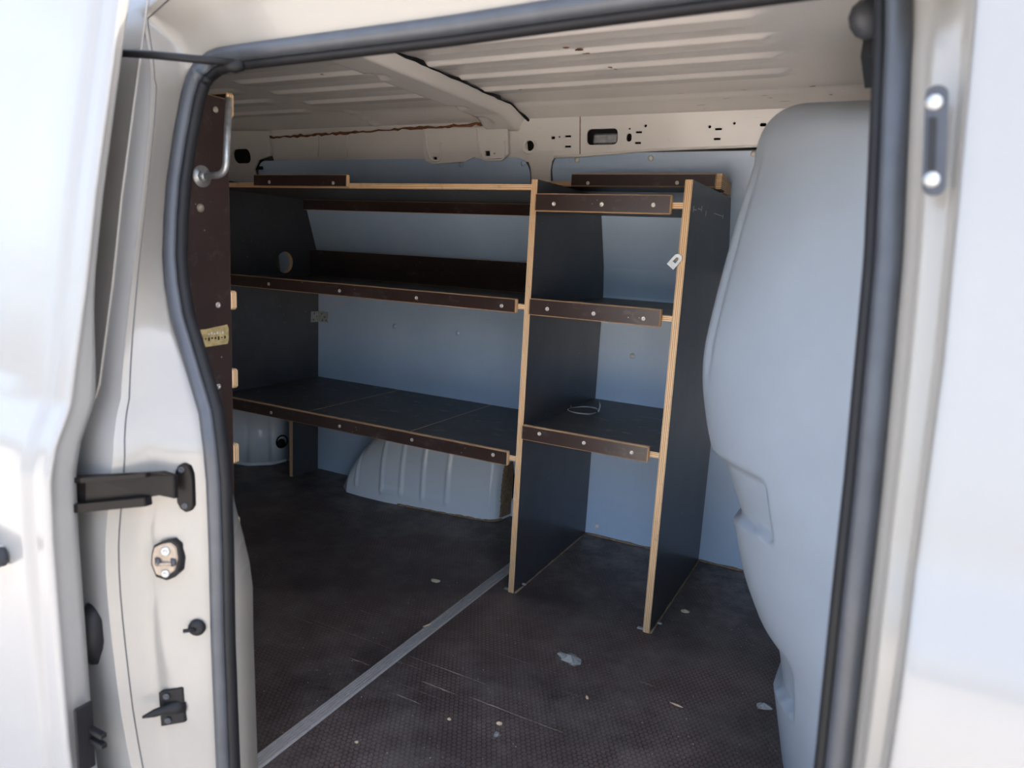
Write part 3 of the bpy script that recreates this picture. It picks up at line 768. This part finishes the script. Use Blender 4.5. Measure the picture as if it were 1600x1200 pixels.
# white corner box at the tail with a lashing ring
cb = empty('corner_box', (-1.55, .5, 0)); tag(cb, 'white metal corner box with a black lashing ring on the rear floor', 'corner box')
bm = bmesh.new(); a = [bm.verts.new(p_) for p_ in [(-1.74, .34, 0), (-1.50, .385, 0), (-1.425, .46, 0), (-1.405, .565, 0), (-1.74, .565, 0)]]
b = [bm.verts.new(p_) for p_ in [(-1.74, .355, .27), (-1.505, .395, .26), (-1.435, .465, .255), (-1.415, .565, .25), (-1.74, .565, .27)]]
bm.faces.new(a); bm.faces.new(b)
for i in range(5): bm.faces.new((a[i], a[(i+1) % 5], b[(i+1) % 5], b[i]))
bmesh.ops.bevel(bm, geom=bm.edges[:], offset=.018, segments=4, affect='EDGES')
frombm('box_shell', bm, ARCHP, cb, True)
nx = Vector((.105, -.02, 0)).normalized(); nx = Vector((.98, -.19, .05)).normalized()
cc = Vector((-1.418, .505, .105)); s1 = Vector((.19, .98, 0)).normalized(); s2 = Vector((0, 0, 1))
tube('lashing_ring', [cc+nx*.008+.027*(math.cos(t)*s1+math.sin(t)*s2) for t in lin(0, 2*math.pi, 25)], .0035, BLACKM, cb, 6)
tube('ring_cup', [cc-Vector((0, 0, .010))+nx*.001, cc-Vector((0, 0, .010))+nx*.009], [.022, .017], BLACKP, cb, 14)

# ------------------------------------------------------------------ shelving on the far side
T = .018
u1 = tag(empty('shelving_unit', (-.4, .28, 0)), 'dark film-faced plywood shelving along the far wall with worn ply edges', 'shelving')
def wallback(co): return Vector((co.x, yw(co.z)-.003 if co.y > .3 else co.y, co.z))
# upright panels (outline in y-z so the back follows the lining)
def upright(name, x0, x1, front, zt, holes=(), p=u1, foot=None, face=FILM):
    zs = [0, .85, .944, 1.02, 1.089, 1.13, zt]
    o = [(yw(z)-.003, z) for z in zs]
    fr = [(front(z), z) for z in ([zt, .6, 0] if not foot else [zt, foot[1]])]
    if foot: fr += [(foot[0], foot[1]), (foot[0], 0)]
    o = o+fr
    ob = plate(name, o, list(holes), abs(x1-x0), lambda u, v, d: Vector(((x0+x1)/2+d, u, v)), face, p)
    me = ob.data; me.materials.append(PLY[0])
    for q in me.polygons:
        if abs(q.normal.x) < .7: q.material_index = 1
    md = ob.modifiers.new('bevel', 'BEVEL'); md.width = .001; md.segments = 1; md.limit_method = 'ANGLE'; md.material = 1
    return ob
D1 = upright('side_panel', -.009, .009, lambda z: 0.0, 1.165)
D2 = upright('side_panel', .397, .415, lambda z: 0.0, 1.165)
D0 = upright('side_panel', -1.268, -1.25, lambda z: 0.0, 1.168, [circ(.365, .889, .042, 28)], foot=(.405, .40))
tag(D0, 'dark end panel with a round cable hole')
# long shelves, bottom to top
def shelf(x0, x1, y0, y1, ztop, face=SHELFT): return board('shelf', (x0, x1, y0, y1, ztop-.015, ztop), 2, face, u1, .0008)
def lip(x0, x1, z0, z1, y=-.0005, scr=(), bev=.0022):
    o = board('lip', (x0, x1, y-.0155, y, z0, z1), 1, FILMB, u1, bev)
    for sx, sz in scr: screw(o, (sx, y-.0155, sz), (0, -1, 0), .0056)
    # bruised upper arris
    return o
for a, b in ((-1.25, -.82), (-.8195, -.40), (-.3995, -.0095)): shelf(a, b, 0, .553, .411)
lip(-1.245, -.028, .383, .424, scr=[(-.933, .399), (-.635, .400), (-.354, .403), (-.074, .407)])
shelf(-1.25, -.0095, 0, .553, .838)
lip(-1.245, -.028, .813, .851, scr=[(-.94, .830), (-.641, .829), (-.353, .829), (-.071, .829)])
board('back_board', (-1.249, -.0095, .505, .520, .8385, .943), 1, FILMB, u1, .001)
shelf(-1.25, -.0095, 0, .462, 1.1525)
board('back_board', (-1.249, -.0095, .462, .474, 1.098, 1.137), 1, FILMB, u1, .001)
lip(-1.005, -.618, 1.140, 1.176, scr=[(-.934, 1.153), (-.67, 1.151)])
# narrow bay shelves
for z, z0, z1, sc_ in ((.494, .467, .508, (.492, .489, .486)), (.842, .812, .856, (.832, .831, .830)), (1.112, 1.083, 1.128, (1.102, 1.103, 1.104))):
    shelf(.0095, .3965, 0, .553 if z < 1 else .335, z)
    lip(.012, .372, z0, z1, scr=list(zip((.066, .197, .329), sc_)))
# rear top board with its lip, over the narrow bay
board('shelf', (-.12, .397, .298, .446, 1.178, 1.193), 2, SHELFT, u1, .0008)
lip(-.020, .406, 1.177, 1.213, y=.298, scr=[(.035, 1.186), (.30, 1.188)])
board('end_block', (.4065, .421, .285, .345, 1.172, 1.213), 2, FILMB, u1, .001)
board('end_block', (.385, .418, .346, .43, 1.168, 1.205), 1, FILMB, u1, .001)
# angle bracket in the rear corner, lock clip, pale marks
ab = box('angle_bracket', (-1.2495, -1.247, .508, .552, .645, .690), ZINC, u1, .0005)
box('bracket_leg', (-1.248, -1.195, .551, .5535, .645, .690), ZINC, ab, .0005)
for (y, z) in ((.525, .68), (.54, .668), (.522, .655)): screw(ab, (-1.247, y, z), (1, 0, 0), .003, BLACKP, 'bracket_hole')
for (x, z) in ((-1.23, .68), (-1.215, .667), (-1.205, .655), (-1.225, .653)): screw(ab, (x, .551, z), (0, -1, 0), .003, BLACKP, 'bracket_hole')
for (x, y0, y1, z) in ((.4155, .03, .06, 1.098), (.4155, .075, .11, 1.103), (.4155, .255, .37, 1.105)):
    box('pale_mark', (x-.0008, x+.0006, y0, y1, z, z+.0025), CHALK, D2, 0)
for (y, z) in ((.028, 1.099), (.11, 1.105), (.16, 1.098), (.372, 1.106)): box('pale_mark', (.4148, .4161, y, y+.004, z-.006, z+.008), CHALK, D2, 0)
# clip: small U-shaped steel catch on the right upright
ang = math.radians(-38)
def rc(u, v): return (.392+u*math.cos(ang)-v*math.sin(ang), .974+u*math.sin(ang)+v*math.cos(ang))
out = [(-.011, -.018), (.011, -.018)]+[(.011*math.cos(a), .008+.011*math.sin(a)) for a in lin(0, math.pi, 10)]
hol = [(-.004, -.004), (.004, -.004)]+[(.004*math.cos(a), .007+.004*math.sin(a)) for a in lin(0, math.pi, 7)]
ck2 = plate('steel_catch', [rc(*q) for q in out], [[rc(*q) for q in hol]], .003, lambda u, v, d: Vector((u, -.004+d, v)), ZINC, u1)
tag(ck2, 'small bright steel catch on the front edge of the right upright')
screw(ck2, (.394, -.0035, .978), (0, -1, 0), .0038, STRIKER)
# floor cleats at the feet of the uprights
for x in (-.022, .385): box('foot_bracket', (x-.007, x+.009, .008, .020, 0, .003), ZINC, u1, .001)
for x in (.028, .438): box('foot_bracket', (x-.016, x-.004, .045, .053, .010, .014), ZINC, u1, .001)
# dirt line along the feet
for x in (.0115, .4175):
    tube('dust_line', [(x, y, .0005) for y in lin(.004, .55, 24)], [random.uniform(.0015, .004) for _ in range(24)], DIRT, u1, 5)
tube('dust_line', [(x, .553, .001) for x in lin(.012, .60, 26)], [random.uniform(.003, .007) for _ in range(26)], DIRT, u1, 5)

# ------------------------------------------------------------------ shelving on the near side, seen end on
u2 = tag(empty('shelving_unit', (-.6, -.86, 0)), 'dark brown plywood shelving end panel just behind the left door pillar', 'shelving')
P = board('side_panel', (-.305, -.287, -.975, -.738, 0, 1.226), 0, FILMB, u2, .0012)
board('side_panel', (-1.60, -1.582, -.92, -.738, 0, 1.22), 0, FILMB, u2, .0012)
for y, z in ((-.767, 1.202), (-.770, .842), (-.773, .682), (-.774, .525), (-.773, .367)): screw(P, (-.287, y, z), (1, 0, 0), .0056)
screw(P, (-.287, -.805, 1.022), (1, 0, 0), .007, STRIKER, dome=True)
for z0, z1 in ((.831, .868), (.672, .711), (.513, .555), (.356, .396), (1.196, 1.240)):
    board('shelf', (-1.58, -.3055, -.96, -.738, z0+.006, z0+.021), 2, SHELFT, u2, .0008)
    board('lip', (-1.58, -.289, -.7375, -.7195, z0, z1), 1, FILMB, u2, .004)
def tapep(pts): 
    bm = bmesh.new(); a = [bm.verts.new((-.2868, y, z)) for y, z in pts]; b = [bm.verts.new((-.2858, y, z)) for y, z in pts]
    bm.faces.new(a); bm.faces.new(b[::-1]); n = len(a)
    for i in range(n): bm.faces.new((a[i], b[i], b[(i+1) % n], a[(i+1) % n]))
    return tag(frombm('tape_strip', bm, TAPE, u2), 'worn yellowish tape')
tp = tapep([(-.86, .797), (-.80, .797), (-.750, .803), (-.747, .796), (-.747, .772), (-.750, .765), (-.80, .763), (-.86, .760)])
for k in range(11):
    y = -.833+k*.0075
    box('tape_scrawl', (-.2860, -.2853, y, y+.0035, .776+.002*math.sin(k*2.2), .7785+.003*abs(math.sin(k*1.7))), BLACKP, tp, 0)
for k in range(6):
    y = -.795+k*.0065; box('tape_scrawl', (-.2860, -.2853, y, y+.0032, .786, .7885+.002*(k % 2)), CHALK, tp, 0)
tapep([(-.79, .505), (-.760, .507), (-.752, .500), (-.751, .483), (-.757, .475), (-.79, .470)])
tapep([(-.79, .235), (-.760, .237), (-.752, .225), (-.752, .210), (-.760, .200), (-.79, .198)])
# bent zinc rod bolted through the panel
hk = tag(tube('bent_rod', fillet([(-.280, -.800, 1.079), (-.225, -.800, 1.083), (-.225, -.7905, 1.215)], .022, 8), .0062, ZINC, u2, 12), 'bent galvanised rod hook')
tube('washer', [(-.287, -.801, 1.079), (-.2845, -.801, 1.079)], .0195, ZINC, hk, 24)
tube('nut', [(-.2845, -.801, 1.079), (-.276, -.801, 1.079)], .0105, ZINC, hk, 6)

# ------------------------------------------------------------------ loose things
# cable tie loop on the lower narrow shelf
ct = tag(empty('cable_tie', (.055, .325, .494)), 'clear cable tie loop lying on the lowest shelf of the narrow bay', 'cable tie')
tube('tie_loop', [(.055+.048*math.cos(t), .325+.045*math.sin(t), .4965+.006*max(0, math.sin(t+.6))) for t in lin(.4, 6.1, 30)], .0022, PLASTIC, ct, 6)
tube('tie_tail', [(.10, .342, .497), (.105, .345, .515), (.100, .345, .53)], [.004, .0025, .001], PLASTIC, ct, 6)
tube('tie_tail', [(.008, .335, .498), (.006, .34, .512), (.004, .34, .52)], [.004, .0025, .001], PLASTIC, ct, 6)
def flake(name, x, y, sx, sy, rot, mat, label, cat, lift=.006, n=10, z=.0005, group=None):
    v = [(0, 0, lift)]; f = []
    for k in range(n):
        a = 2*math.pi*k/n; r = random.uniform(.75, 1.1); v.append((sx*r*math.cos(a), sy*r*math.sin(a), random.uniform(0, lift*.5)))
    f = [(0, 1+k, 1+(k+1) % n) for k in range(n)]; c, s = math.cos(rot), math.sin(rot)
    w_ = [(x+a*c-b*s, y+a*s+b*c, z+h) for a, b, h in v]+[(x+a*c-b*s, y+a*s+b*c, z) for a, b, h in v]
    f += [tuple(q+n+1 for q in t[::-1]) for t in f[:n]]
    for k in range(n): f.append((1+k, 1+(k+1) % n, n+2+(k+1) % n, n+2+k))
    o = pyd(name, w_, f, mat, None); return tag(o, label, cat, group)
random.seed(11)
flake('dry_leaf', -.224, -.06, .017, .010, .2, LEAF, 'dry tan leaf on the dark floor left of the metal strip', 'leaf')
flake('dry_leaf', .465, .178, .013, .012, .9, LEAF, 'pale dry leaf on the floor right of the narrow bay', 'leaf')
flake('plastic_scrap', .285, -.228, .036, .020, -.25, PLASTIC, 'crumpled clear plastic scrap in front of the narrow bay', 'plastic scrap', .012, 13)
flake('plastic_scrap', .730, -.166, .020, .013, .3, PLASTIC, 'clear plastic shred at the foot of the bulkhead', 'plastic scrap', .010, 11)
flake('wood_chip', .377, -.349, .004, .008, .5, WOODC, 'small curved wood chip near the crumpled plastic scrap', 'wood chip', .004, 8)
flake('wood_chip', .559, -.267, .016, .003, -.1, WOODC, 'thin long wood splinter nearest the bulkhead', 'wood chip', .003, 8)
flake('wood_chip', .253, -.533, .008, .006, .4, WOODC, 'larger pale wood chip in the foreground of the floor', 'wood chip', .005, 8)
flake('wood_chip', .156, -.576, .005, .005, .1, WOODC, 'small pale wood chip nearest the metal strip in the foreground', 'wood chip', .004, 7)
flake('wood_chip', -.095, -.29, .004, .016, -.4, WOODC, 'tan wood sliver lying on the left edge of the metal strip', 'wood chip', .003, 8, .0034)
flake('wood_chip', .039, -.733, .004, .004, 0, WOODC, 'tiny wood crumb lowest on the foreground floor', 'wood chip', .003, 7)
flake('wood_chip', .265, -.566, .006, .010, .2, PLASTIC, 'grey crumb just below the larger pale wood chip', 'crumb', .003, 8)
# grit scattered over the floor
bm = bmesh.new(); random.seed(5)
for k in range(620):
    x = random.uniform(-1.0, .72); y = random.uniform(-.80, .54)
    if x > .05 and random.random() < .15: y = .5-abs(random.gauss(0, .06))
    if y > .36 and -1.05 < x < -.25: continue
    if abs(x) < .03 or abs(x-.406) < .03: continue
    r = random.choice((.0006, .0008, .001, .0014)); 
    vs = [bm.verts.new((x+r*a, y+r*b, .0006+r*c)) for a, b, c in ((1, 0, 0), (-.5, .9, 0), (-.5, -.9, 0), (0, 0, 1.1))]
    for q in ((0, 1, 3), (1, 2, 3), (2, 0, 3), (0, 2, 1)): bm.faces.new([vs[i] for i in q])
tag(frombm('floor_grit', bm, CHALK), 'pale grit and crumbs scattered over the dark floor', 'grit', kind='stuff')
